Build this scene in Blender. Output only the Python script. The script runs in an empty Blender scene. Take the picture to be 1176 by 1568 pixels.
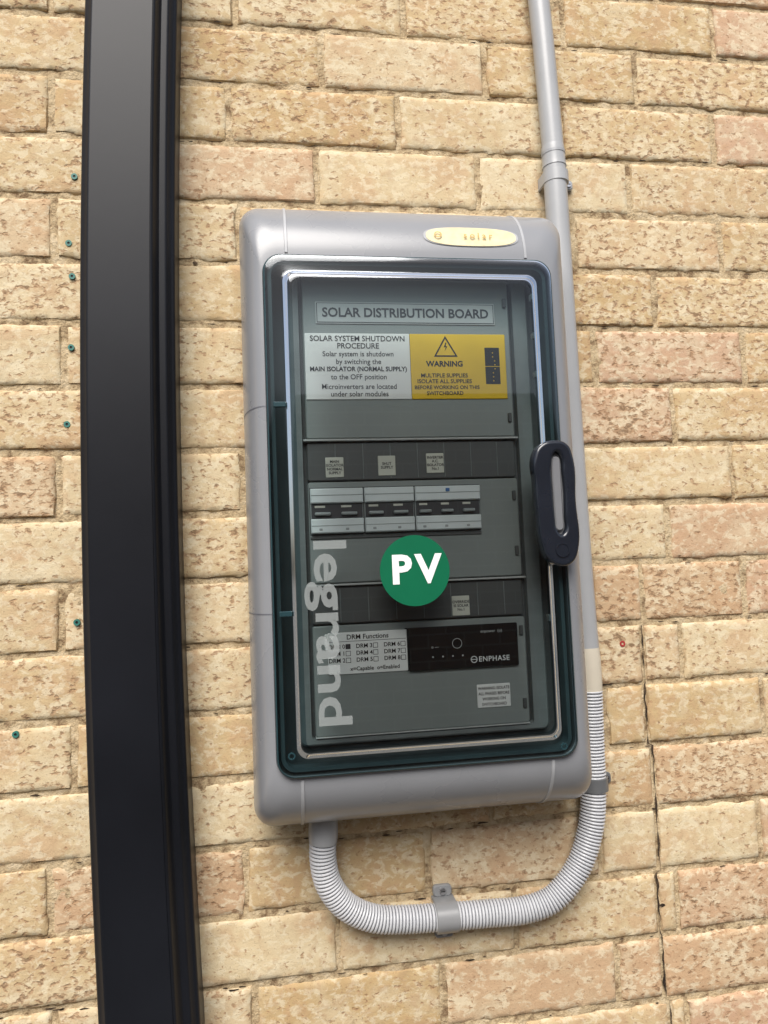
import bpy, math, random
from mathutils import Vector, Matrix, noise
random.seed(7)
S=bpy.context.scene
S.view_settings.view_transform='Standard'
S.view_settings.look='None'
S.view_settings.exposure=0

# ------------------------------------------------------------------ helpers
def link(o,parent=None):
    S.collection.objects.link(o)
    if parent: o.parent=parent
    return o
def empty(name):
    e=bpy.data.objects.new(name,None); e.empty_display_size=.05
    return link(e)
def mesh_obj(name,vs,fs,mats,parent=None,mi=None,smooth=None):
    me=bpy.data.meshes.new(name); me.from_pydata(vs,[],fs)
    for m in mats: me.materials.append(m)
    if mi: me.polygons.foreach_set('material_index',mi)
    me.update()
    if smooth is not None:
        me.polygons.foreach_set('use_smooth',[True]*len(me.polygons))
        me.set_sharp_from_angle(angle=math.radians(smooth))
    o=bpy.data.objects.new(name,me)
    return link(o,parent)
def P(x,z,d): return (x,-d,z)

def nodes(name):
    m=bpy.data.materials.new(name); m.use_nodes=True
    nt=m.node_tree; nt.nodes.clear()
    out=nt.nodes.new('ShaderNodeOutputMaterial')
    return m,nt,out
def N(nt,t,**k):
    n=nt.nodes.new(t)
    for a,b in k.items(): setattr(n,a,b)
    return n
def plastic(name,col,rough=.4,spec=.5,var=.12,vscale=30,bump=.15,bscale=400,metal=0,see=0):
    m,nt,out=nodes(name)
    b=N(nt,'ShaderNodeBsdfPrincipled')
    if see:
        tr=N(nt,'ShaderNodeBsdfTransparent'); ms=N(nt,'ShaderNodeMixShader'); ms.inputs[0].default_value=see
        nt.links.new(b.outputs[0],ms.inputs[1]); nt.links.new(tr.outputs[0],ms.inputs[2]); nt.links.new(ms.outputs[0],out.inputs[0])
    else: nt.links.new(b.outputs[0],out.inputs[0])
    b.inputs['Specular IOR Level'].default_value=spec
    b.inputs['Metallic'].default_value=metal
    tc=N(nt,'ShaderNodeTexCoord')
    n=N(nt,'ShaderNodeTexNoise'); n.inputs['Scale'].default_value=vscale; n.inputs['Detail'].default_value=4
    nt.links.new(tc.outputs['Object'],n.inputs['Vector'])
    r=N(nt,'ShaderNodeMapRange'); r.inputs['From Min'].default_value=.3; r.inputs['From Max'].default_value=.7
    r.inputs['To Min'].default_value=1-var; r.inputs['To Max'].default_value=1+var
    nt.links.new(n.outputs['Fac'],r.inputs['Value'])
    mx=N(nt,'ShaderNodeVectorMath',operation='SCALE'); mx.inputs[0].default_value=col[:3]
    nt.links.new(r.outputs[0],mx.inputs['Scale']); nt.links.new(mx.outputs[0],b.inputs['Base Color'])
    r2=N(nt,'ShaderNodeMapRange'); r2.inputs['To Min'].default_value=max(.02,rough-.04); r2.inputs['To Max'].default_value=rough+.04
    nt.links.new(n.outputs['Fac'],r2.inputs['Value']); nt.links.new(r2.outputs[0],b.inputs['Roughness'])
    if bump:
        n2=N(nt,'ShaderNodeTexNoise'); n2.inputs['Scale'].default_value=bscale; n2.inputs['Detail'].default_value=1
        nt.links.new(tc.outputs['Object'],n2.inputs['Vector'])
        bp=N(nt,'ShaderNodeBump'); bp.inputs['Strength'].default_value=bump; bp.inputs['Distance'].default_value=.0004
        nt.links.new(n2.outputs['Fac'],bp.inputs['Height']); nt.links.new(bp.outputs[0],b.inputs['Normal'])
    return m
def smoked(name,tint,ior=1.5,rough=.03):
    m,nt,out=nodes(name)
    t=N(nt,'ShaderNodeBsdfTransparent'); t.inputs[0].default_value=(*tint,1)
    g=N(nt,'ShaderNodeBsdfGlossy'); g.inputs['Roughness'].default_value=rough; g.inputs['Color'].default_value=(.9,.95,1,1)
    f=N(nt,'ShaderNodeFresnel'); f.inputs['IOR'].default_value=ior
    mx=N(nt,'ShaderNodeMixShader')
    nt.links.new(f.outputs[0],mx.inputs[0]); nt.links.new(t.outputs[0],mx.inputs[1]); nt.links.new(g.outputs[0],mx.inputs[2])
    nt.links.new(mx.outputs[0],out.inputs[0])
    return m

# ------------------------------------------------------------------ materials
def brick_mat():
    m,nt,out=nodes('cream_brick')
    L=nt.links.new
    b=N(nt,'ShaderNodeBsdfPrincipled'); L(b.outputs[0],out.inputs[0])
    b.inputs['Roughness'].default_value=.9; b.inputs['Specular IOR Level'].default_value=.2
    tc=N(nt,'ShaderNodeTexCoord'); at=N(nt,'ShaderNodeAttribute',attribute_name='bcol')
    sep=N(nt,'ShaderNodeSeparateColor'); L(at.outputs['Color'],sep.inputs[0])
    def noi(scale,det,rough=.55,dist=0,vec=None):
        n=N(nt,'ShaderNodeTexNoise'); n.inputs['Scale'].default_value=scale; n.inputs['Detail'].default_value=det
        n.inputs['Roughness'].default_value=rough; n.inputs['Distortion'].default_value=dist
        L(vec or tc.outputs['Object'],n.inputs['Vector']); return n.outputs['Fac']
    def ramp(src,a,bb,lo=0,hi=1):
        r=N(nt,'ShaderNodeMapRange',interpolation_type='SMOOTHSTEP'); r.inputs['From Min'].default_value=a; r.inputs['From Max'].default_value=bb
        r.inputs['To Min'].default_value=lo; r.inputs['To Max'].default_value=hi
        L(src,r.inputs['Value']); return r.outputs[0]
    def mix(f,a,c):
        x=N(nt,'ShaderNodeMix',data_type='RGBA')
        if isinstance(f,float): x.inputs[0].default_value=f
        else: L(f,x.inputs[0])
        for s,i in ((a,6),(c,7)):
            if isinstance(s,tuple): x.inputs[i].default_value=(*s,1)
            else: L(s,x.inputs[i])
        return x.outputs[2]
    def mth(op,a,c):
        x=N(nt,'ShaderNodeMath',operation=op)
        for s,i in ((a,0),(c,1)):
            if isinstance(s,(int,float)): x.inputs[i].default_value=s
            else: L(s,x.inputs[i])
        return x.outputs[0]
    va=N(nt,'ShaderNodeVectorMath',operation='MULTIPLY_ADD'); L(at.outputs['Color'],va.inputs[0]); va.inputs[1].default_value=(3,7,5); L(tc.outputs['Object'],va.inputs[2])
    vec=va.outputs[0]
    mp=N(nt,'ShaderNodeMapping'); mp.inputs['Scale'].default_value=(.8,1,1.2); L(vec,mp.inputs[0])
    n1=noi(15,3,.6,.6,vec); n2=noi(75,4,.65,.3,vec); n3=noi(125,2,.6,.2,mp.outputs[0]); n4=noi(430,1,.6,0,vec); n5=noi(80,3,.65,.4,mp.outputs[0])
    base=mix(sep.outputs[0],(.455,.325,.165),(.56,.455,.285))
    base=mix(ramp(sep.outputs[1],.58,1.0,0,.80),base,(.47,.30,.205))
    base=mix(ramp(n1,.44,.66,0,.50),base,(.60,.515,.355))
    base=mix(ramp(n1,.50,.33,0,.50),base,(.47,.305,.18))
    base=mix(ramp(n5,.48,.60,0,.60),base,(.65,.575,.41))
    base=mix(ramp(n2,.50,.66,0,.45),base,(.41,.27,.155))
    th=mth('ADD',n3,mth('MULTIPLY',mth('SUBTRACT',sep.outputs[2],.60),.12))
    th=mth('ADD',th,mth('MULTIPLY',mth('SUBTRACT',n1,.5),.20))
    base=mix(ramp(th,.55,.64,0,.72),base,(.31,.185,.10))
    base=mix(ramp(th,.68,.75,0,.6),base,(.13,.08,.045))
    base=mix(ramp(n4,.66,.73,0,.45),base,(.20,.125,.075))
    L(base,b.inputs['Base Color'])
    h=mth('SUBTRACT',mth('ADD',mth('MULTIPLY',n2,1.0),mth('MULTIPLY',n4,.25)),ramp(th,.58,.72,0,.5))
    bp=N(nt,'ShaderNodeBump'); bp.inputs['Strength'].default_value=.55; bp.inputs['Distance'].default_value=.0022
    L(h,bp.inputs['Height']); L(bp.outputs[0],b.inputs['Normal'])
    return m
def mortar_mat(name,c1,c2,c3,sc=35):
    m,nt,out=nodes(name); L=nt.links.new
    b=N(nt,'ShaderNodeBsdfPrincipled'); L(b.outputs[0],out.inputs[0]); b.inputs['Roughness'].default_value=.95
    b.inputs['Specular IOR Level'].default_value=.15
    tc=N(nt,'ShaderNodeTexCoord')
    n=N(nt,'ShaderNodeTexNoise'); n.inputs['Scale'].default_value=sc; n.inputs['Detail'].default_value=6; n.inputs['Roughness'].default_value=.72
    L(tc.outputs['Object'],n.inputs['Vector'])
    cr=N(nt,'ShaderNodeValToRGB'); e=cr.color_ramp.elements
    e[0].position=.36; e[0].color=(*c1,1); e[1].position=.49; e[1].color=(*c2,1)
    x=e.new(.68); x.color=(*c3,1)
    L(n.outputs['Fac'],cr.inputs[0]); L(cr.outputs[0],b.inputs['Base Color'])
    n2=N(nt,'ShaderNodeTexNoise'); n2.inputs['Scale'].default_value=260; n2.inputs['Detail'].default_value=3
    L(tc.outputs['Object'],n2.inputs['Vector'])
    ad=N(nt,'ShaderNodeMath',operation='ADD'); L(n.outputs['Fac'],ad.inputs[0]); L(n2.outputs['Fac'],ad.inputs[1])
    bp=N(nt,'ShaderNodeBump'); bp.inputs['Strength'].default_value=.8; bp.inputs['Distance'].default_value=.0028
    L(ad.outputs[0],bp.inputs['Height']); L(bp.outputs[0],b.inputs['Normal'])
    return m
def neighbour_mat():
    m,nt,out=nodes('neighbour_brick'); L=nt.links.new
    b=N(nt,'ShaderNodeBsdfPrincipled'); L(b.outputs[0],out.inputs[0]); b.inputs['Roughness'].default_value=.9
    tc=N(nt,'ShaderNodeTexCoord'); sx=N(nt,'ShaderNodeSeparateXYZ'); L(tc.outputs['Object'],sx.inputs[0])
    cx=N(nt,'ShaderNodeCombineXYZ'); L(sx.outputs[0],cx.inputs[0]); L(sx.outputs[2],cx.inputs[1])
    br=N(nt,'ShaderNodeTexBrick'); L(cx.outputs[0],br.inputs['Vector'])
    br.inputs['Color1'].default_value=(.20,.10,.065,1); br.inputs['Color2'].default_value=(.28,.16,.10,1); br.inputs['Mortar'].default_value=(.42,.37,.30,1)
    br.inputs['Scale'].default_value=1; br.inputs['Mortar Size'].default_value=.006; br.inputs['Brick Width'].default_value=.24; br.inputs['Row Height'].default_value=.086
    L(br.outputs[0],b.inputs['Base Color']); return m
M_brick=brick_mat()
M_mortar=mortar_mat('mortar',(.19,.125,.07),(.44,.34,.205),(.57,.475,.325),45)
M_gap=mortar_mat('dark_gap',(.015,.012,.01),(.04,.028,.02),(.12,.08,.05))
M_ground=mortar_mat('paving',(.08,.077,.07),(.12,.115,.105),(.16,.155,.145))
M_black=plastic('black_powdercoat',(.007,.008,.011),.38,.24,.2,5,.08,60)
M_grey=plastic('grey_plastic',(.225,.233,.248),.28,.6,.04,12,.10,700)
M_rib=plastic('light_grey_rib',(.34,.35,.365),.35)
M_seam=plastic('seam_shadow',(.12,.125,.145),.5)
M_recess=plastic('recess_dark',(.085,.095,.097),.5)
M_frame=plastic('escutcheon_frame',(.19,.21,.21),.42)
M_panel=plastic('escutcheon_grey',(.255,.28,.272),.4,.5,.06,8)
M_pdark=plastic('escutcheon_dark',(.085,.09,.09),.45,.5,.08,8)
M_white=plastic('label_white',(.86,.86,.84),.5,.3,.03,20,0)
M_lgrey=plastic('label_grey',(.50,.51,.50),.45,.4,.05,20,0)
M_tan=plastic('label_tan',(.62,.62,.54),.5,.3,.05,20,0)  # duller tan than the white labels
M_yel=plastic('label_yellow',(.86,.55,.02),.45,.4,.05,20,0)
M_ink=plastic('ink_black',(.015,.015,.015),.5,.3,.1,20,0)
M_inkg=plastic('ink_grey',(.06,.06,.065),.5,.3,.1,20,0)
M_green=plastic('sticker_green',(.002,.115,.052),.6,.15,.05,20,.05)
M_wtext=plastic('sticker_white',(.82,.83,.82),.45,.3,.02,20,0)
M_brk=plastic('breaker_white',(.74,.79,.79),.4,.5,.05)
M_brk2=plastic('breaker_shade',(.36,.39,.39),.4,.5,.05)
M_dev=plastic('device_black',(.012,.012,.013),.22)
M_blue=plastic('toggle_blue',(.05,.16,.4),.4)
M_strip=plastic('cover_print_ink',(.31,.335,.33),.5,.3,.06,20,0,see=.38)
M_pipe=plastic('grey_conduit',(.36,.37,.38),.30,.5,.04,20)
M_cream=plastic('cream_coupling',(.58,.53,.43),.4,.5,.05,20)
M_cor=plastic('corrugated_conduit',(.54,.55,.57),.38,.5,.05,30)
M_cord=plastic('groove_shade',(.10,.105,.12),.6,.3)  # dark tone stands in for shade down in the grooves
M_clip=plastic('clip_grey',(.23,.235,.24),.32,.5,.06,20)
M_clipd=plastic('clip_dark',(.12,.125,.13),.35,.5,.06,20)
M_screw=plastic('screw_metal',(.55,.55,.56),.3,.5,.05,20,0,100,1)
M_gold=plastic('badge_cream',(.66,.57,.34),.30,.5,.12,90,0)
M_goldt=plastic('badge_gold',(.46,.30,.07),.35,.5,.1,60,0)
M_plug=plastic('plug_teal',(.03,.16,.13),.5)
M_plugr=plastic('plug_red',(.35,.03,.03),.5)
M_glass=smoked('smoked_cover',(.885,.92,.915),1.52,.015)
M_rim=smoked('smoked_cover_rim',(.42,.52,.54),1.45,.10)
M_edge=plastic('cover_edge',(.017,.044,.052),.18)
M_seal=plastic('door_seal_grey',(.08,.105,.11),.4)
M_hand=plastic('latch_black',(.012,.015,.022),.16,.6,.1,20,.05)
M_latchin=plastic('latch_grey',(.17,.175,.185),.35,.5,.05)

# ------------------------------------------------------------------ brick wall
def gridpos(L,edge,step):
    n=max(2,int(round((L-2*edge)/step)))
    return [0,.0022]+[edge+(L-2*edge)*i/n for i in range(n+1)]+[L-.0022,L]
def build_wall():
    vs=[];fs=[];cols=[]
    C=.086;BL=.24
    for k in range(-17,20):
        zb=k*C; zt=zb+C
        j=6-k
        off=-.180 if j%2 else -.066
        x=off-.24*9+random.uniform(-.006,.006)
        while x<2.2:
            L=BL+random.uniform(-.007,.007)
            segs=[(x+.0038+random.uniform(-.001,.001),x+L-.0038)]
            if zb<-.24:
                cx=.367+.004*math.sin(k*1.7)
                if segs[0][0]<cx-.02 and segs[0][1]>cx+.02:
                    a,bq=segs[0]; segs=[(a,cx-.003),(cx+.003,bq)]
            pk=random.random()
            pk=min(1,pk*.85+.22*max(0,min(1,(x+.1)/.6)))  # pinker bricks to the right; duller light there is put into the tint too
            c0=(random.random(),pk,random.random())
            for (xa,xb) in segs:
                near=-.75<xa<.9 and -1.0<zb<.95
                st=.010 if near else .035
                us=gridpos(xb-xa,.008,st); 
                za=zb+.0038+random.uniform(-.0012,.0012); zc=zt-.0038+random.uniform(-.0012,.0012)
                ws=gridpos(zc-za,.008,st)
                nu=len(us);nw=len(ws); base=len(vs)
                tilt=random.uniform(-.008,.008); tl2=random.uniform(-.018,.018); dd=random.uniform(-.0012,.0014)
                for iw,w in enumerate(ws):
                    for iu,u in enumerate(us):
                        px=xa+u;pz=za+w
                        e=min(iu,nu-1-iu,iw,nw-1-iw)
                        q=Vector((px*22,k*3.1,pz*22)); n1=noise.noise(q); n2=noise.noise(q*3.3+Vector((5,0,9)))
                        n3=noise.noise(q*5.1)
                        d=dd+tilt*(u-(xb-xa)/2)+tl2*(w-.04)+.0009*n1+.0006*n2
                        if e==0:
                            d-=.0034+.0024*n2+.0018*n1
                            if iu in(0,nu-1): px+=.0026*n2+.0022*n3
                            if iw in(0,nw-1): pz+=.0022*n2+.0024*n3
                        elif e==1: d-=.0007+.0012*n2
                        vs.append(P(px,pz,d)); cols.append((*c0,1))
                for iw in range(nw-1):
                    for iu in range(nu-1):
                        a=base+iw*nu+iu; fs.append((a,a+1,a+nu+1,a+nu))
                ring=[iu for iu in range(nu)]+[iw*nu+nu-1 for iw in range(1,nw)]+[(nw-1)*nu+iu for iu in range(nu-2,-1,-1)]+[iw*nu for iw in range(nw-2,0,-1)]
                sb=len(vs)
                for r in ring:
                    v=vs[base+r]; vs.append((v[0],.014,v[2])); cols.append((*c0,1))
                n=len(ring)
                for i in range(n):
                    i2=(i+1)%n; fs.append((base+ring[i],sb+i,sb+i2,base+ring[i2]))
            x+=L
    wall=empty('brick_wall')
    o=mesh_obj('bricks',vs,fs,[M_brick],wall,smooth=50)
    ca=o.data.color_attributes.new('bcol','FLOAT_COLOR','POINT')
    ca.data.foreach_set('color',[c for t in cols for c in t])
    vs=[];fs=[]
    x0,x1,z0,z1=-2.3,2.35,-1.462,1.72
    nx,nz=560,400
    for i in range(nz+1):
        for jx in range(nx+1):
            x=x0+(x1-x0)*jx/nx; z=z0+(z1-z0)*i/nz
            q=Vector((x*30,2.2,z*30))
            d=-.0032+.0024*noise.noise(q)+.0016*noise.noise(q*3)
            vs.append(P(x,z,d))
    for i in range(nz):
        for jx in range(nx):
            a=i*(nx+1)+jx; fs.append((a,a+1,a+nx+2,a+nx+1))
    mesh_obj('mortar',vs,fs,[M_mortar],wall,smooth=60)
    vs=[];fs=[]
    zz=-.262; i=0
    while zz>-1.4:
        kk=math.floor(zz/.086); cx=.367+.004*math.sin(kk*1.7)
        w=max(.0002,.0008+.0028*noise.noise(Vector((0,1,zz*38))))
        cx+=.0022*noise.noise(Vector((3,1,zz*70)))
        vs+= [P(cx-w,zz,-.0003),P(cx+w,zz,-.0003)]
        if i: a=2*i; fs.append((a-2,a-1,a+1,a))
        i+=1; zz-=.003
    mesh_obj('open_joint',vs,fs,[M_gap],wall)
    vs=[];fs=[]
    holes=[(.366,-.517,.003),(.368,-.648,.0035),(.338,-.646,.003),(.290,.43,.003),(-.245,.257,.003)]
    for _ in range(260):
        holes.append((random.uniform(-.55,.75),random.randint(-10,9)*.086+random.uniform(-.0035,.0035),random.uniform(.0007,.0022)))
    for q0,(hx,hz,r) in enumerate(holes):
        b=len(vs); n=9
        el=random.uniform(1,4.5) if q0>4 else 1.2
        for i in range(n):
            a=2*math.pi*i/n; q=r*random.uniform(.6,1.25)
            vs.append(P(hx+q*el*math.cos(a),hz+q*.6*math.sin(a),.0002))
        fs.append(tuple(range(b,b+n)))
    mesh_obj('joint_voids',vs,fs,[M_gap],wall)
    vs=[(-2.3,.016,-1.46),(2.35,.016,-1.46),(2.35,.016,1.72),(-2.3,.016,1.72),(-2.3,.12,-1.46),(2.35,.12,-1.46),(2.35,.12,1.72),(-2.3,.12,1.72)]
    fs=[(0,1,2,3),(5,4,7,6),(0,4,5,1),(3,2,6,7),(1,5,6,2),(0,3,7,4)]
    mesh_obj('wall_core',vs,fs,[M_mortar],wall)
build_wall()
mesh_obj('ground',[(-60,-60,-1.46),(60,-60,-1.46),(60,60,-1.46),(-60,60,-1.46)],[(0,1,2,3)],[M_ground])
def box_v(x0,x1,y0,y1,z0,z1):
    return [(x0,y0,z0),(x1,y0,z0),(x1,y1,z0),(x0,y1,z0),(x0,y0,z1),(x1,y0,z1),(x1,y1,z1),(x0,y1,z1)],[(3,2,1,0),(4,5,6,7),(0,1,5,4),(2,3,7,6),(1,2,6,5),(3,0,4,7)]
NW=empty('boundary_brick_wall')
v,f=box_v(-9,9,-4.35,-4.1,-1.46,.90); mesh_obj('wall_body',v,f,[neighbour_mat()],NW)
v,f=box_v(-9.03,9.03,-4.39,-4.06,.90,.97); mesh_obj('wall_coping',v,f,[M_ground],NW)

# ------------------------------------------------------------------ loops / boxes
def rr(x0,x1,z0,z1,r,d,n=8):
    out=[]
    for cx,cz,a0 in ((x1-r,z1-r,0),(x0+r,z1-r,90),(x0+r,z0+r,180),(x1-r,z0+r,270)):
        for i in range(n+1):
            a=math.radians(a0+90*i/n); out.append(P(cx+r*math.cos(a),cz+r*math.sin(a),d))
    return out
def loops(name,ls,mats,parent,mi=None,cap0=False,cap1=True,capmi=0,smooth=35):
    vs=[];fs=[];ms=[]
    n=len(ls[0])
    for l in ls: vs+=l
    for k in range(len(ls)-1):
        for i in range(n):
            i2=(i+1)%n; fs.append((k*n+i,(k+1)*n+i,(k+1)*n+i2,k*n+i2)); ms.append(mi[k] if mi else 0)
    if cap1: fs.append(tuple((len(ls)-1)*n+i for i in range(n))); ms.append(capmi)
    if cap0: fs.append(tuple(i for i in reversed(range(n)))); ms.append(0)
    return mesh_obj(name,vs,fs,mats,parent,ms,smooth)
def slab(name,x0,x1,z0,z1,d0,d1,mat,parent,r=.001,bev=.0006):
    return loops(name,[rr(x0,x1,z0,z1,r,d0,4),rr(x0,x1,z0,z1,r,d1-bev,4),rr(x0+bev,x1-bev,z0+bev,z1-bev,max(r-bev,.0002),d1,4)],[mat],parent)
def txt(s,x,z,d,size,mat,parent,align='CENTER',rot=0,bold=0,name='text',sx=1,sp=1,ay='CENTER'):
    cu=bpy.data.curves.new(name,'FONT'); cu.body=s; cu.size=size; cu.align_x=align; cu.align_y=ay
    cu.offset=bold; cu.extrude=.0001; cu.fill_mode='BOTH'; cu.resolution_u=3; cu.space_character=sp
    if name=='cover_print': cu.extrude=0
    o=bpy.data.objects.new(name,cu); S.collection.objects.link(o)
    dg=bpy.context.evaluated_depsgraph_get(); dg.update()
    me=bpy.data.meshes.new_from_object(o.evaluated_get(dg)); me.materials.clear(); me.materials.append(mat)
    bpy.data.objects.remove(o)
    t=bpy.data.objects.new(name,me); link(t,parent)
    t.location=P(x,z,d); t.rotation_euler=(math.radians(90),math.radians(rot),0); t.scale=(sx,1,1)
    return t

# ------------------------------------------------------------------ downpipe (flat box section, slightly bowed)
def downpipe():
    def arc(cx,cd,r,a0,a1,n=5):
        return [(cx+r*math.cos(math.radians(a0+(a1-a0)*i/n)),cd+r*math.sin(math.radians(a0+(a1-a0)*i/n))) for i in range(n+1)]
    prof=[(-.379,0),(-.379,.056)]+arc(-.373,.058,.006,180,125,4)+[(-.3745,.0640)]+arc(-.366,.0668,.0045,140,90,4)
    prof+=[(-.365,.0713),(-.293,.0713)]+arc(-.2935,.0668,.0045,90,20,4)+[(-.2865,.0600),(-.2840,.0570)]+arc(-.2775,.0530,.0035,95,20,3)+[(-.2705,.0500)]+arc(-.270,.0445,.0045,80,0,4)+[(-.2655,.03),(-.2655,0)]
    vs=[];fs=[];n=len(prof);K=110
    for k in range(K+1):
        z=-1.455+k*(1.72+1.455)/K
        t=abs(z+.02)/.68
        bow=.0095-.0145*(1-t*t) if t<1 else .0095+.022*math.tanh((t-1)*1.2)*.3
        for x,d in prof: vs.append(P(x+.002+bow,z,d))
    for k in range(K):
        for i in range(n-1):
            a=k*n+i; fs.append((a,a+n,a+n+1,a+1))
    return mesh_obj('downpipe',vs,fs,[M_black],None,None,28)
downpipe()

# ------------------------------------------------------------------ distribution board
B=empty('solar_distribution_board')
OX0,OX1,OZ0,OZ1=-.184,.240,-.472,.301
IX0,IX1,IZ0,IZ1=-.156,.2025,-.399,.2115
def shell(a):
    f=1-math.cos(a)
    return (OX0+(IX0-OX0)*f,OX1+(IX1-OX1)*f,OZ0+(IZ0-OZ0)*f,OZ1+(IZ1-OZ1)*f,.024-.002*f,.052+.086*math.sin(a))
ls=[rr(OX0+.003,OX1-.003,OZ0+.003,OZ1-.003,.021,.0),rr(OX0+.001,OX1-.001,OZ0+.001,OZ1-.001,.023,.030),rr(OX0,OX1,OZ0,OZ1,.024,.040)]
for i in range(19): ls.append(rr(*shell(math.radians(90*i/18))))
ls.append(rr(IX0+.0015,IX1-.0015,IZ0+.0015,IZ1-.0015,.021,.136))
ls.append(rr(IX0+.004,IX1-.004,IZ0+.004,IZ1-.004,.019,.082))
nb=len(ls)-1
loops('enclosure_body',ls,[M_grey,M_recess],B,[0]*(nb-1)+[1],cap1=True,capmi=1)
def rib(name,xc,top,mat,hw=.0022,h=.0012):
    vs=[];fs=[]
    K=20
    for k in range(K+1):
        a=math.radians(2+86*k/K); x0,x1,z0,z1,r,d=shell(a)
        z=z1 if top else z0
        nz=math.cos(a)*.086; nd=math.sin(a)*.09; l=math.hypot(nz,nd); nz/=l; nd/=l
        if not top: nz=-nz
        for dx,hh in ((-hw,-.0005),(-hw*.7,h),(hw*.7,h),(hw,-.0005)): vs.append(P(xc+dx,z+nz*hh,d+nd*hh))
    for k in range(K):
        for i in range(3):
            a=k*4+i; fs.append((a,a+1,a+5,a+4))
    mesh_obj(name,vs,fs,[mat],B,smooth=30)
for xc in (-.127,.171):
    rib('cap_rib',xc,True,M_rib); rib('cap_rib',xc,False,M_rib)
def sideseam(zc,hw=.0007):
    vs=[];fs=[];K=14
    for k in range(K+1):
        a=math.radians(90*k/K); x0,x1,z0,z1,r,d=shell(a)
        for dz in(-hw,hw): vs.append(P(x0-.0003*math.cos(a),zc+dz,d+.0003))
    for k in range(K): a=2*k; fs.append((a,a+1,a+3,a+2))
    mesh_obj('side_seam',vs,fs,[M_seam],B)
sideseam(.0285); sideseam(-.2135)
def badge():
    cx,cz,hw,hh=.1036,.243,.061,.0148
    def surf(z):
        c=(z-OZ1)/(IZ1-OZ1); c=min(max(c,0),1); a=math.acos(1-c); return .052+.086*math.sin(a)
    for nm,off,s,mat in(('badge_border',.0008,1.0,M_rib),('badge',.0014,.95,M_gold)):
        vs=[P(cx,cz,surf(cz)+off)];fs=[];n=48;R=6
        for r in range(1,R+1):
            for i in range(n):
                a=2*math.pi*i/n
                ex=abs(math.cos(a))**.75*math.copysign(1,math.cos(a)); ez=abs(math.sin(a))**.75*math.copysign(1,math.sin(a))
                x=cx+hw*s*ex*r/R; z=cz+hh*s*ez*r/R; vs.append(P(x,z,surf(z)+off))
        for i in range(n): fs.append((0,1+i,1+(i+1)%n))
        for r in range(R-1):
            for i in range(n): a=1+r*n; fs.append((a+i,a+n+i,a+n+(i+1)%n,a+(i+1)%n))
        mesh_obj(nm,vs,fs,[mat],B,smooth=60)
    sl=math.atan2(surf(cz-.005)-surf(cz+.005),.01)
    for t,x,sz in(('O',-.043,.013),('s o l a r',.008,.012)):
        o=txt(t,cx+x,cz,surf(cz)+.0038,sz,M_goldt,B,name='badge_text',bold=.0001)
        o.rotation_euler=(math.radians(90)-sl,0,0)
badge()

# ---- inside: escutcheon
def ring(name,o,i,d0,d1,mat):
    loops(name,[rr(*o,.008,d0),rr(*o,.008,d1-.002),rr(o[0]+.002,o[1]-.002,o[2]+.002,o[3]-.002,.007,d1),rr(i[0]-.001,i[1]+.001,i[2]-.001,i[3]+.001,.006,d1),rr(*i,.005,d1-.008)],[mat],B,cap1=False)
ring('escutcheon_frame',(-.127,.184,-.374,.207),(-.112,.163,-.366,.201),.083,.098,M_frame)
slab('backplate',-.126,.183,-.373,.206,.082,.088,M_recess,B)
def panel(x0,x1,z0,z1,mat,d=.0995,nm='panel'): return slab(nm,x0,x1,z0,z1,.086,d,mat,B,.003,.0012)
panel(-.108,.158,-.004,.200,M_panel)
panel(-.108,.158,-.056,-.0085,M_pdark,.096,'label_rail')
panel(-.108,.158,-.1815,-.058,M_panel)
panel(-.108,.158,-.231,-.186,M_pdark,.096,'label_rail')
panel(-.108,.158,-.364,-.233,M_panel)
for z0,z1 in((-.054,-.010),(-.229,-.188)):
    for i in range(7):
        x=-.073+i*.0345; slab('rail_divider',x-.0005,x+.0005,z0,z1,.0955,.0966,M_frame,B,.0003,.0002)
for z in(-.006,-.1838):
    slab('panel_lip',-.112,.162,z-.0012,z+.0012,.088,.1012,M_lgrey,B,.0008,.0005)
slab('panel_lip',-.108,.158,-.3655,-.3640,.088,.1008,M_lgrey,B,.0006,.0004)
for z in(.17,.02,-.08,-.15,-.25,-.34):
    slab('panel_clip',.150,.1545,z-.006,z+.006,.099,.1025,M_pdark,B,.001,.0006)
D=.1002
slab('title_label',-.092,.139,.1405,.169,D,.1008,M_lgrey,B)
slab('title_label_border',-.0908,.1378,.1417,.1678,.1007,.1011,M_inkg,B)
slab('title_label_field',-.0900,.1370,.1425,.1670,.1009,.1014,M_lgrey,B)
txt('SOLAR DISTRIBUTION BOARD',.0235,.1545,.1017,.0162,M_inkg,B,bold=.0004,sx=.97,name='title_text')
slab('procedure_label',-.1065,.0258,.0445,.1285,D,.1009,M_white,B)
Lx=-.040
for s,z,sz,b in(('SOLAR SYSTEM SHUTDOWN',.1215,.0098,.0001),('PROCEDURE',.1122,.0098,.0001),('Solar system is shutdown',.1020,.0092,.00005),('by switching the',.0922,.0092,.00005),('MAIN ISOLATOR (NORMAL SUPPLY)',.0828,.0080,.0002),('to the OFF position',.0728,.0092,.00005),('Microinverters are located',.0605,.0092,.00005),('under solar modules',.0512,.0092,.00005)):
    txt(s,Lx,z,.1012,sz,M_ink,B,bold=b,name='procedure_text',sx=.95)
slab('warning_label',.0262,.1510,.0445,.1285,D,.1010,M_yel,B)
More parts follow.
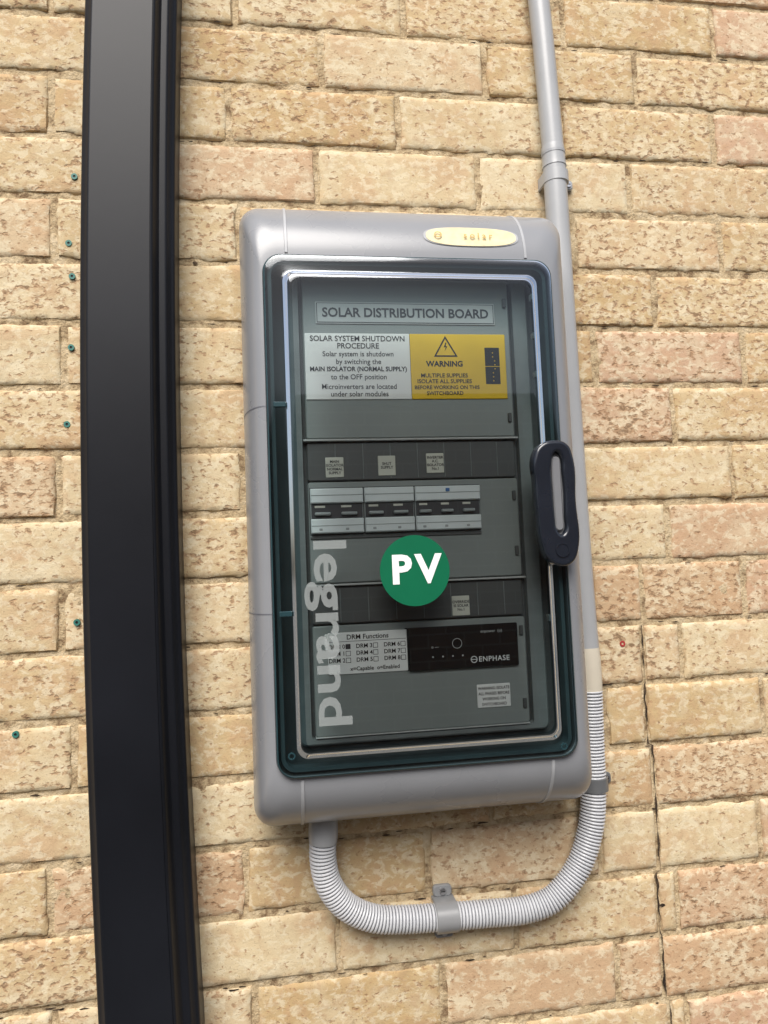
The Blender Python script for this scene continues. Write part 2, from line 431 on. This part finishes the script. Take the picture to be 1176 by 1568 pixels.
def tri(cx,cz,s,w,d):
    h=s*.87
    o=[(cx-s/2,cz-h/2),(cx+s/2,cz-h/2),(cx,cz+h/2)]; g=(cx,cz-h/2+h/3)
    i=[(g[0]+(a-g[0])*w,g[1]+(b-g[1])*w) for a,b in o]
    mesh_obj('hazard_triangle',[P(a,b,d) for a,b in o+i],[(0,1,4,3),(1,2,5,4),(2,0,3,5)],[M_ink],B)
    bo=[(0,.009),(-.0022,.001),(.0004,.0015),(-.0012,-.006),(.0026,.003),(.0003,.0026),(.0016,.009)]
    mesh_obj('lightning_bolt',[P(cx+a,cz-.002+b*.75,d) for a,b in bo],[tuple(range(len(bo)))],[M_ink],B)
tri(.072,.1125,.031,.80,.1013)
txt('WARNING',.070,.0895,.1013,.0098,M_ink,B,bold=.0003,name='warning_text')
txt('MULTIPLE SUPPLIES',.069,.0745,.1013,.0072,M_ink,B,bold=.0001,name='warning_text')
txt('ISOLATE ALL SUPPLIES',.069,.0670,.1013,.0072,M_ink,B,bold=.0001,name='warning_text')
txt('BEFORE WORKING ON THIS',.072,.0592,.1013,.0066,M_ink,B,bold=.0001,name='warning_text')
txt('SWITCHBOARD',.069,.0517,.1013,.0066,M_ink,B,bold=.0001,name='warning_text')
slab('code_block',.1232,.1425,.0635,.1110,.1008,.1014,M_ink,B,.0003,.0002)
for q in range(8):
    x=.1328+random.choice((0,.0024)); z=.067+q*.0052
    slab('code_dot',x,x+.0014,z,z+.0014,.1013,.1016,M_yel,B,.0002,.0001)
slab('code_gap',.1232,.1425,.0860,.0868,.1013,.1017,M_yel,B,.0002,.0001)
for x0,x1,z0,z1,tx in((-.0855,-.063,-.052,-.027,'MAIN\nISOLATOR\nNORMAL\nSUPPLY'),(-.020,.002,-.051,-.026,'SHUT\nSUPPLY'),(.0415,.064,-.049,-.024,'INVERTER\nA.C.\nISOLATOR\nNo.1'),(.066,.0885,-.2285,-.204,'OVERRIDE\nIS SOLAR\nNo.1')):
    slab('module_label',x0,x1,z0,z1,.0958,.0972,M_tan,B)
    txt(tx,(x0+x1)/2,(z0+z1)/2,.0975,.0047,M_inkg,B,bold=.0001,name='module_text')
# breakers: three wide units side by side
slab('breaker_opening',-.107,.1075,-.1235,-.0645,.0985,.1000,M_recess,B)
for gx0,gx1,n in((-.1060,-.0415,2),(-.0398,.0218,2),(.0235,.1065,3)):
    w=(gx1-gx0)/n
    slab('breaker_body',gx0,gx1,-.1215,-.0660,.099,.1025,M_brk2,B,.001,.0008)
    slab('breaker_top',gx0,gx1,-.0845,-.0665,.100,.1075,M_brk,B,.0012,.0012)
    slab('breaker_bottom',gx0,gx1,-.1210,-.1035,.100,.1075,M_brk,B,.0012,.0012)
    slab('breaker_window',gx0+.001,gx1-.001,-.1028,-.0852,.1018,.1034,M_inkg,B,.0008,.0004)
    slab('breaker_line',gx0+.0005,gx1-.0005,-.0752,-.0742,.107,.1080,M_brk2,B,.0003,.0002)
    slab('breaker_line',gx0+.0005,gx1-.0005,-.1122,-.1114,.107,.1080,M_brk2,B,.0003,.0002)
    for i in range(n):
        a=gx0+i*w
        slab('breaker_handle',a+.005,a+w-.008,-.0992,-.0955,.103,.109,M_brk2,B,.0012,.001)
        slab('breaker_print',a+.005,a+w*.55,-.0898,-.0872,.1030,.1038,M_tan,B,.0003,.0002)
        slab('terminal_screw',a+w*.3,a+w*.3+.004,-.1178,-.1150,.107,.1079,M_brk2,B,.0008,.0002)
slab('breaker_flag',.062,.067,-.0735,-.0695,.107,.1085,M_blue,B,.0005,.0003)
slab('opening_lip',-.107,.1075,-.128,-.1245,.0985,.1012,M_pdark,B)
# DRM label
slab('function_label',-.0905,.0065,-.2915,-.2415,D,.1012,M_white,B)
slab('function_label_tail',-.094,-.0905,-.262,-.2425,D,.1010,M_white,B)
txt('DRM Functions',-.042,-.2475,.1015,.0082,M_ink,B,bold=.0001,name='function_text')
slab('label_rule',-.089,.005,-.2525,-.2520,.1011,.1015,M_ink,B,.0002,.0001)
for r,z in enumerate((-.2585,-.2668,-.2750)):
    for c,x in enumerate((-.080,-.0465,-.0125)):
        txt(('DRM %d'%(c*3+r)) ,x,z,.1015,.0070,M_ink,B,bold=.0001,name='function_text')
        bx=x+.0138
        slab('check_box',bx-.003,bx+.003,z-.003,z+.003,.1010,.1015,M_ink,B,.0002,.0001)
        slab('check_field',bx-.0024,bx+.0024,z-.0024,z+.0024,.1013,.1017,M_white if (r+c) else M_inkg,B,.0002,.0001)
txt('x=Capable  o=Enabled',-.034,-.2855,.1015,.0066,M_ink,B,bold=.0001,name='function_text')
slab('gateway_device',.0075,.146,-.2925,-.2400,.099,.1055,M_dev,B,.0015,.0012)
slab('gateway_gap',.004,.0075,-.2925,-.2400,.099,.1003,M_ink,B)
txt('ENPHASE',.114,-.2825,.1058,.0088,M_wtext,B,bold=.0001,name='device_text',sp=1.12)
def disc(name,cx,cz,r,d,mat,parent,r0=0,n=28,h=.0004):
    if r0:
        return loops(name,[[P(cx+q*math.cos(2*math.pi*i/n),cz+q*math.sin(2*math.pi*i/n),dd) for i in range(n)] for q,dd in((r,d-h),(r,d),(r0,d),(r0,d-h))],[mat],parent,cap1=False)
    return loops(name,[[P(cx+q*math.cos(2*math.pi*i/n),cz+q*math.sin(2*math.pi*i/n),dd) for i in range(n)] for q,dd in((r,d-h),(r,d))],[mat],parent)
disc('device_logo',.0885,-.2822,.0042,.1059,M_wtext,B,.0033)
slab('device_logo_bar',.0850,.0920,-.2827,-.2818,.1055,.1060,M_wtext,B,.0002,.0001)
disc('device_button',.0680,-.2615,.0062,.1059,M_lgrey,B,.0056)
for i in range(4): disc('device_led',.037+i*.0125,-.2765,.0010,.1059,M_lgrey,B)
txt('o ---',.040,-.2645,.1058,.005,M_lgrey,B,name='device_text')
txt('enpower  (o)',.112,-.2485,.1058,.0052,M_lgrey,B,name='device_text')
slab('isolate_label',.0915,.1340,-.3425,-.3140,D,.1012,M_white,B)
for s,z in(('WARNING: ISOLATE',-.3190),('ALL PHASES BEFORE',-.3255),('WORKING ON',-.3320),('SWITCHBOARD',-.3385)):
    txt(s,.1128,z,.1015,.0050,M_ink,B,bold=.00005,name='isolate_text',sx=.88)

# ---- door cover
def inset(k,d,r): return rr(IX0+.0008+k,IX1-.0008-k,IZ0+.0008+k,IZ1-.0008-k,r,d,10)
ls=[inset(0,.128,.021),inset(0,.1425,.021),inset(.0006,.1440,.0205),inset(.0020,.1448,.020),inset(.010,.1455,.016),inset(.0200,.1462,.013)]
for a in(17,34,50): ls.append(inset(.0200+.004*math.sin(math.radians(a)),.1462+.004*(1-math.cos(math.radians(a))),.0125))
k0=.0200+.004*math.sin(math.radians(50)); d0=.1462+.004*(1-math.cos(math.radians(50)))
k0+=.0035; d0+=.0035*math.tan(math.radians(50)); ls.append(inset(k0,d0,.012))
R_=.0085
for a in(42,34,26,18,10,0):
    ls.append(inset(k0+R_*(math.sin(math.radians(50))-math.sin(math.radians(a))),d0+R_*(math.cos(math.radians(a))-math.cos(math.radians(50))),.0115))
DW=d0+R_*(1-math.cos(math.radians(50)))
ls.append(inset(k0+R_*.766+.003,DW,.010))
nl=len(ls)-1
loops('door_cover',ls,[M_glass,M_rim,M_edge],B,[2,2,2,1,1]+[1]*(nl-6)+[0],cap1=True,capmi=0,smooth=50)
loops('door_seal',[rr(IX0+.006,IX1-.006,IZ0+.006,IZ1-.006,.017,.120),rr(IX0+.006,IX1-.006,IZ0+.006,IZ1-.006,.017,.136),rr(IX0+.0105,IX1-.0105,IZ0+.0105,IZ1-.0105,.013,.136),rr(IX0+.0105,IX1-.0105,IZ0+.0105,IZ1-.0105,.013,.120)],[M_seal],B,cap1=False)
for z in(.0285,-.2135):
    slab('hinge_lug',-.1475,-.133,z-.003,z+.003,.144,.1485,M_edge,B,.001,.0006)
for z in(.17,.12,.07,-.235):
    slab('catch',.1800,.1890,z-.004,z+.004,.118,.126,M_frame,B,.001,.0006)
for x,z in((-.1385,-.372),(.182,-.385)):
    disc('cover_screw',x,z,.0042,.1475,M_edge,B,.0026,n=18,h=.001)
txt('legrand',-.1060,-.1290,DW+.0004,.0520,M_strip,B,align='LEFT',rot=90,bold=.0012,name='cover_print',sx=1.36,sp=1.02,ay='TOP_BASELINE')
disc('pv_sticker',.0096,-.1700,.0412,DW+.0009,M_green,B,n=64,h=.0006)
txt('PV',.0105,-.1700,DW+.0013,.0455,M_wtext,B,bold=.0016,name='pv_text',sx=1.02,sp=1.28)
def latch():
    cu=bpy.data.curves.new('door_latch','CURVE'); cu.dimensions='2D'; cu.fill_mode='BOTH'; cu.extrude=.006; cu.bevel_depth=.0040; cu.bevel_resolution=5
    def spl(pts):
        s=cu.splines.new('BEZIER'); s.bezier_points.add(len(pts)-1)
        for bp,(x,z) in zip(s.bezier_points,pts):
            bp.co=(x,z,0); bp.handle_left_type=bp.handle_right_type='AUTO'
        s.use_cyclic_u=True
    spl([(.163,-.040),(.170,-.029),(.185,-.025),(.198,-.028),(.2035,-.040),(.2045,-.095),(.204,-.152),(.197,-.165),(.186,-.168),(.174,-.162),(.167,-.145),(.164,-.110),(.163,-.070)])
    spl([(.1760,-.050),(.1815,-.034),(.1885,-.031),(.1955,-.037),(.1982,-.060),(.1982,-.110),(.196,-.132),(.188,-.138),(.180,-.132),(.1765,-.110),(.1755,-.075)][::-1])
    o=bpy.data.objects.new('tmp',cu); S.collection.objects.link(o)
    dg=bpy.context.evaluated_depsgraph_get(); dg.update()
    me=bpy.data.meshes.new_from_object(o.evaluated_get(dg)); me.materials.clear(); me.materials.append(M_hand)
    bpy.data.objects.remove(o)
    me.polygons.foreach_set('use_smooth',[True]*len(me.polygons)); me.set_sharp_from_angle(angle=math.radians(40))
    t=bpy.data.objects.new('door_latch',me); link(t,B); t.location=P(0,0,.155); t.rotation_euler=(math.radians(90),0,0)
    slab('slot_filler',.171,.202,-.142,-.030,.140,.1560,M_latchin,B,.004,.001)  # grey filler added behind the open slot so it looks less dark
    slab('latch_tongue',.1815,.1925,-.130,-.040,.155,.1605,M_latchin,B,.005,.0015)
    disc('latch_button',.187,-.153,.0072,.1655,M_hand,B,h=.001)
    disc('latch_ring',.187,-.153,.0086,.1661,M_hand,B,.0073,h=.001)
latch()

# ------------------------------------------------------------------ conduits
def catmull(pts,step):
    out=[]
    p=[pts[0]]+pts+[pts[-1]]
    for i in range(1,len(p)-2):
        a,b,c,d=[Vector(q) for q in p[i-1:i+3]]
        n=max(2,int((c-b).length/step*3))
        for k in range(n):
            t=k/n; out.append(.5*((2*b)+(-a+c)*t+(2*a-5*b+4*c-d)*t*t+(-a+3*b-3*c+d)*t**3))
    out.append(Vector(pts[-1]))
    res=[out[0]]; acc=0
    for i in range(1,len(out)):
        seg=(out[i]-out[i-1]).length; pos=0
        while acc+seg-pos>=step:
            pos+=step-acc; acc=0; res.append(out[i-1].lerp(out[i],pos/seg))
        acc+=seg-pos
    res.append(out[-1])
    return res
def sweep(name,pts,rad,mats,parent,ns=28,smooth=50):
    vs=[];fs=[];n=len(pts)
    for k,p in enumerate(pts):
        t=(pts[min(k+1,n-1)]-pts[max(k-1,0)]).normalized()
        a=Vector((0,1,0)); a=(a-t*a.dot(t)).normalized(); b=t.cross(a)
        r=rad(k)
        for i in range(ns):
            q=2*math.pi*i/ns; vs.append(tuple(p+a*r*math.cos(q)+b*r*math.sin(q)))
    for k in range(n-1):
        for i in range(ns):
            i2=(i+1)%ns; fs.append((k*ns+i,k*ns+i2,(k+1)*ns+i2,(k+1)*ns+i))
    fs.append(tuple(range(ns))[::-1]); fs.append(tuple((n-1)*ns+i for i in range(ns)))
    return mesh_obj(name,vs,fs,mats,parent,None,smooth)
def line(a,b,n=2): 
    a,b=Vector(a),Vector(b); return [a.lerp(b,i/n) for i in range(n+1)]
RC=empty('rigid_conduit')
sweep('upper_tube',catmull([P(.236,1.40,.022),P(.2525,.76,.022),P(.259,.62,.022),P(.2655,.425,.022)],.05),lambda k:.0154,[M_pipe],RC,32)
sweep('coupling',line(P(.2648,.432,.022),P(.2658,.401,.022),4),lambda k:(.0160,.0166,.0166,.0166,.0172)[k],[M_pipe],RC,32)
sweep('coupling_band',line(P(.2651,.423,.022),P(.2653,.419,.022),2),lambda k:.0172,[M_rib],RC,32)
sweep('lower_tube',catmull([P(.2658,.402,.022),P(.267,.2,.021),P(.269,-.15,.021),P(.272,-.292,.021)],.05),lambda k:.0164,[M_pipe],RC,32)
sweep('end_coupling',line(P(.2718,-.286,.021),P(.2725,-.346,.021),5),lambda k:(.0165,.0174,.0174,.0174,.0174,.0168)[k],[M_cream],RC,32)
FC=empty('flexible_conduit')
path=catmull([P(.2722,-.344,.022),P(.270,-.42,.022),P(.268,-.475,.024),P(.2605,-.525,.025),P(.240,-.573,.026),P(.205,-.609,.026),P(.165,-.622,.024),P(.115,-.6225,.022),P(.057,-.621,.021),P(0,-.618,.022),P(-.040,-.611,.024),P(-.073,-.592,.027),P(-.094,-.562,.031),P(-.101,-.530,.034),P(-.100,-.500,.036)],.0011)
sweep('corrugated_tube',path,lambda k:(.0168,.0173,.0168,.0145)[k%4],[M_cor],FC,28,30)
sweep('groove_shade_sleeve',path[::6]+[path[-1]],lambda k:.0155,[M_cord],FC,20)  # dark sleeve added to paint shade into the grooves, not a conduit part
sweep('end_fitting',line(P(-.1002,-.507,.036),P(-.098,-.455,.038),6),lambda k:(.0176,.0186,.0186,.0182,.0176,.0176,.0176)[k],[M_pipe],FC,32)
def saddle(name,c,axis,r,w,mat,tabs):
    E=empty(name)
    vs=[];fs=[];n=20
    prof=[(-w/2,r+.0004),(-w/2+.001,r+.0022),(w/2-.001,r+.0022),(w/2,r+.0004)]
    for i in range(n+1):
        q=math.pi*i/n
        for s,rr_ in prof:
            u=rr_*math.cos(q); d=c[2]+rr_*math.sin(q)
            vs.append(P(c[0]+s,c[1]+u,d) if axis=='x' else P(c[0]+u,c[1]+s,d))
    for i in range(n):
        for k in range(3): a=i*4+k; fs.append((a,a+1,a+5,a+4))
    for e in(0,n):
        b=len(vs)
        for k in range(4):
            v=vs[e*4+k]; vs.append((v[0],0.0,v[2]))
        for k in range(3): fs.append((e*4+k,e*4+k+1,b+k+1,b+k))
    mesh_obj('strap',vs,fs,[mat],E,smooth=40)
    for sgn in tabs:
        o0=r+.0015; o1=r+.0165
        if axis=='x':
            za,zb=sorted((c[1]+sgn*o0,c[1]+sgn*o1)); slab('tab',c[0]-w*.42,c[0]+w*.42,za,zb,0,.006,mat,E,.005,.0015)
            sx,sz=c[0],c[1]+sgn*(r+.009)
        else:
            xa,xb=sorted((c[0]+sgn*o0,c[0]+sgn*o1)); slab('tab',xa,xb,c[1]-w*.42,c[1]+w*.42,0,.006,mat,E,.005,.0015)
            sx,sz=c[0]+sgn*(r+.009),c[1]
        disc('screw_head',sx,sz,.0042,.0082,M_screw,E,n=20,h=.003)
        slab('screw_slot',sx-.003,sx+.003,sz-.0006,sz+.0006,.0080,.0085,M_ink,E,.0003,.0001)
    return E
saddle('pipe_saddle',(.267,.385,.021),'z',.0163,.018,M_pipe,(1,))
saddle('pipe_saddle',(.2690,-.468,.023),'z',.0172,.019,M_clipd,(1,))
saddle('pipe_saddle',(.057,-.621,.021),'x',.0172,.030,M_clip,(1,-1))
def plugs(name,lst,mat):
    E=empty(name)
    for x,z in lst:
        disc('plug',x,z,.0042,.0016,mat,E,.0018,n=14,h=.004); disc('plug_hole',x,z,.0022,.0006,M_ink,E,n=10,h=.002)
plugs('wall_plugs',[(-.400,.372),(-.408,.28),(-.404,.235),(-.406,.139),(-.412,.037),(-.402,-.219),(-.476,-.354)],M_plug)
plugs('red_wall_plug',[(.334,-.286)],M_plugr)

# ------------------------------------------------------------------ light, world, camera
el,az=math.radians(50),math.radians(-16)
W=bpy.data.worlds.new("World"); S.world=W; W.use_nodes=True
nt=W.node_tree; bg=nt.nodes['Background']
sky=nt.nodes.new('ShaderNodeTexSky'); sky.sky_type='NISHITA'; sky.sun_disc=False
dirv=Vector((math.sin(az)*math.cos(el),-math.cos(az)*math.cos(el),math.sin(el)))
sky.sun_elevation=el; sky.sun_rotation=math.atan2(dirv.x,dirv.y)
sky.air_density=1.0; sky.dust_density=4.0; sky.ozone_density=1.0
hs=nt.nodes.new('ShaderNodeHueSaturation'); hs.inputs['Saturation'].default_value=.75
nt.links.new(sky.outputs[0],hs.inputs['Color']); nt.links.new(hs.outputs[0],bg.inputs[0]); bg.inputs[1].default_value=.15
sl=bpy.data.lights.new('sun','SUN'); sl.energy=4.4; sl.angle=math.radians(42); sl.color=(1,.965,.92)
so=bpy.data.objects.new('sun',sl); link(so); so.rotation_euler=(-dirv).to_track_quat('-Z','Y').to_euler(); so.location=dirv*5

cam=bpy.data.cameras.new('camera'); co=bpy.data.objects.new('camera',cam); link(co)
cam.sensor_fit='HORIZONTAL'; cam.sensor_width=36; cam.lens=36*1150/1176; cam.clip_start=.01; cam.clip_end=200
R=Matrix.Rotation(-.1532,4,'Z')@Matrix.Rotation(math.pi/2+.0755,4,'X')@Matrix.Rotation(-.0403,4,'Z')
co.matrix_world=Matrix.Translation((-.1567,-1.0149,-.1667))@R
S.camera=co
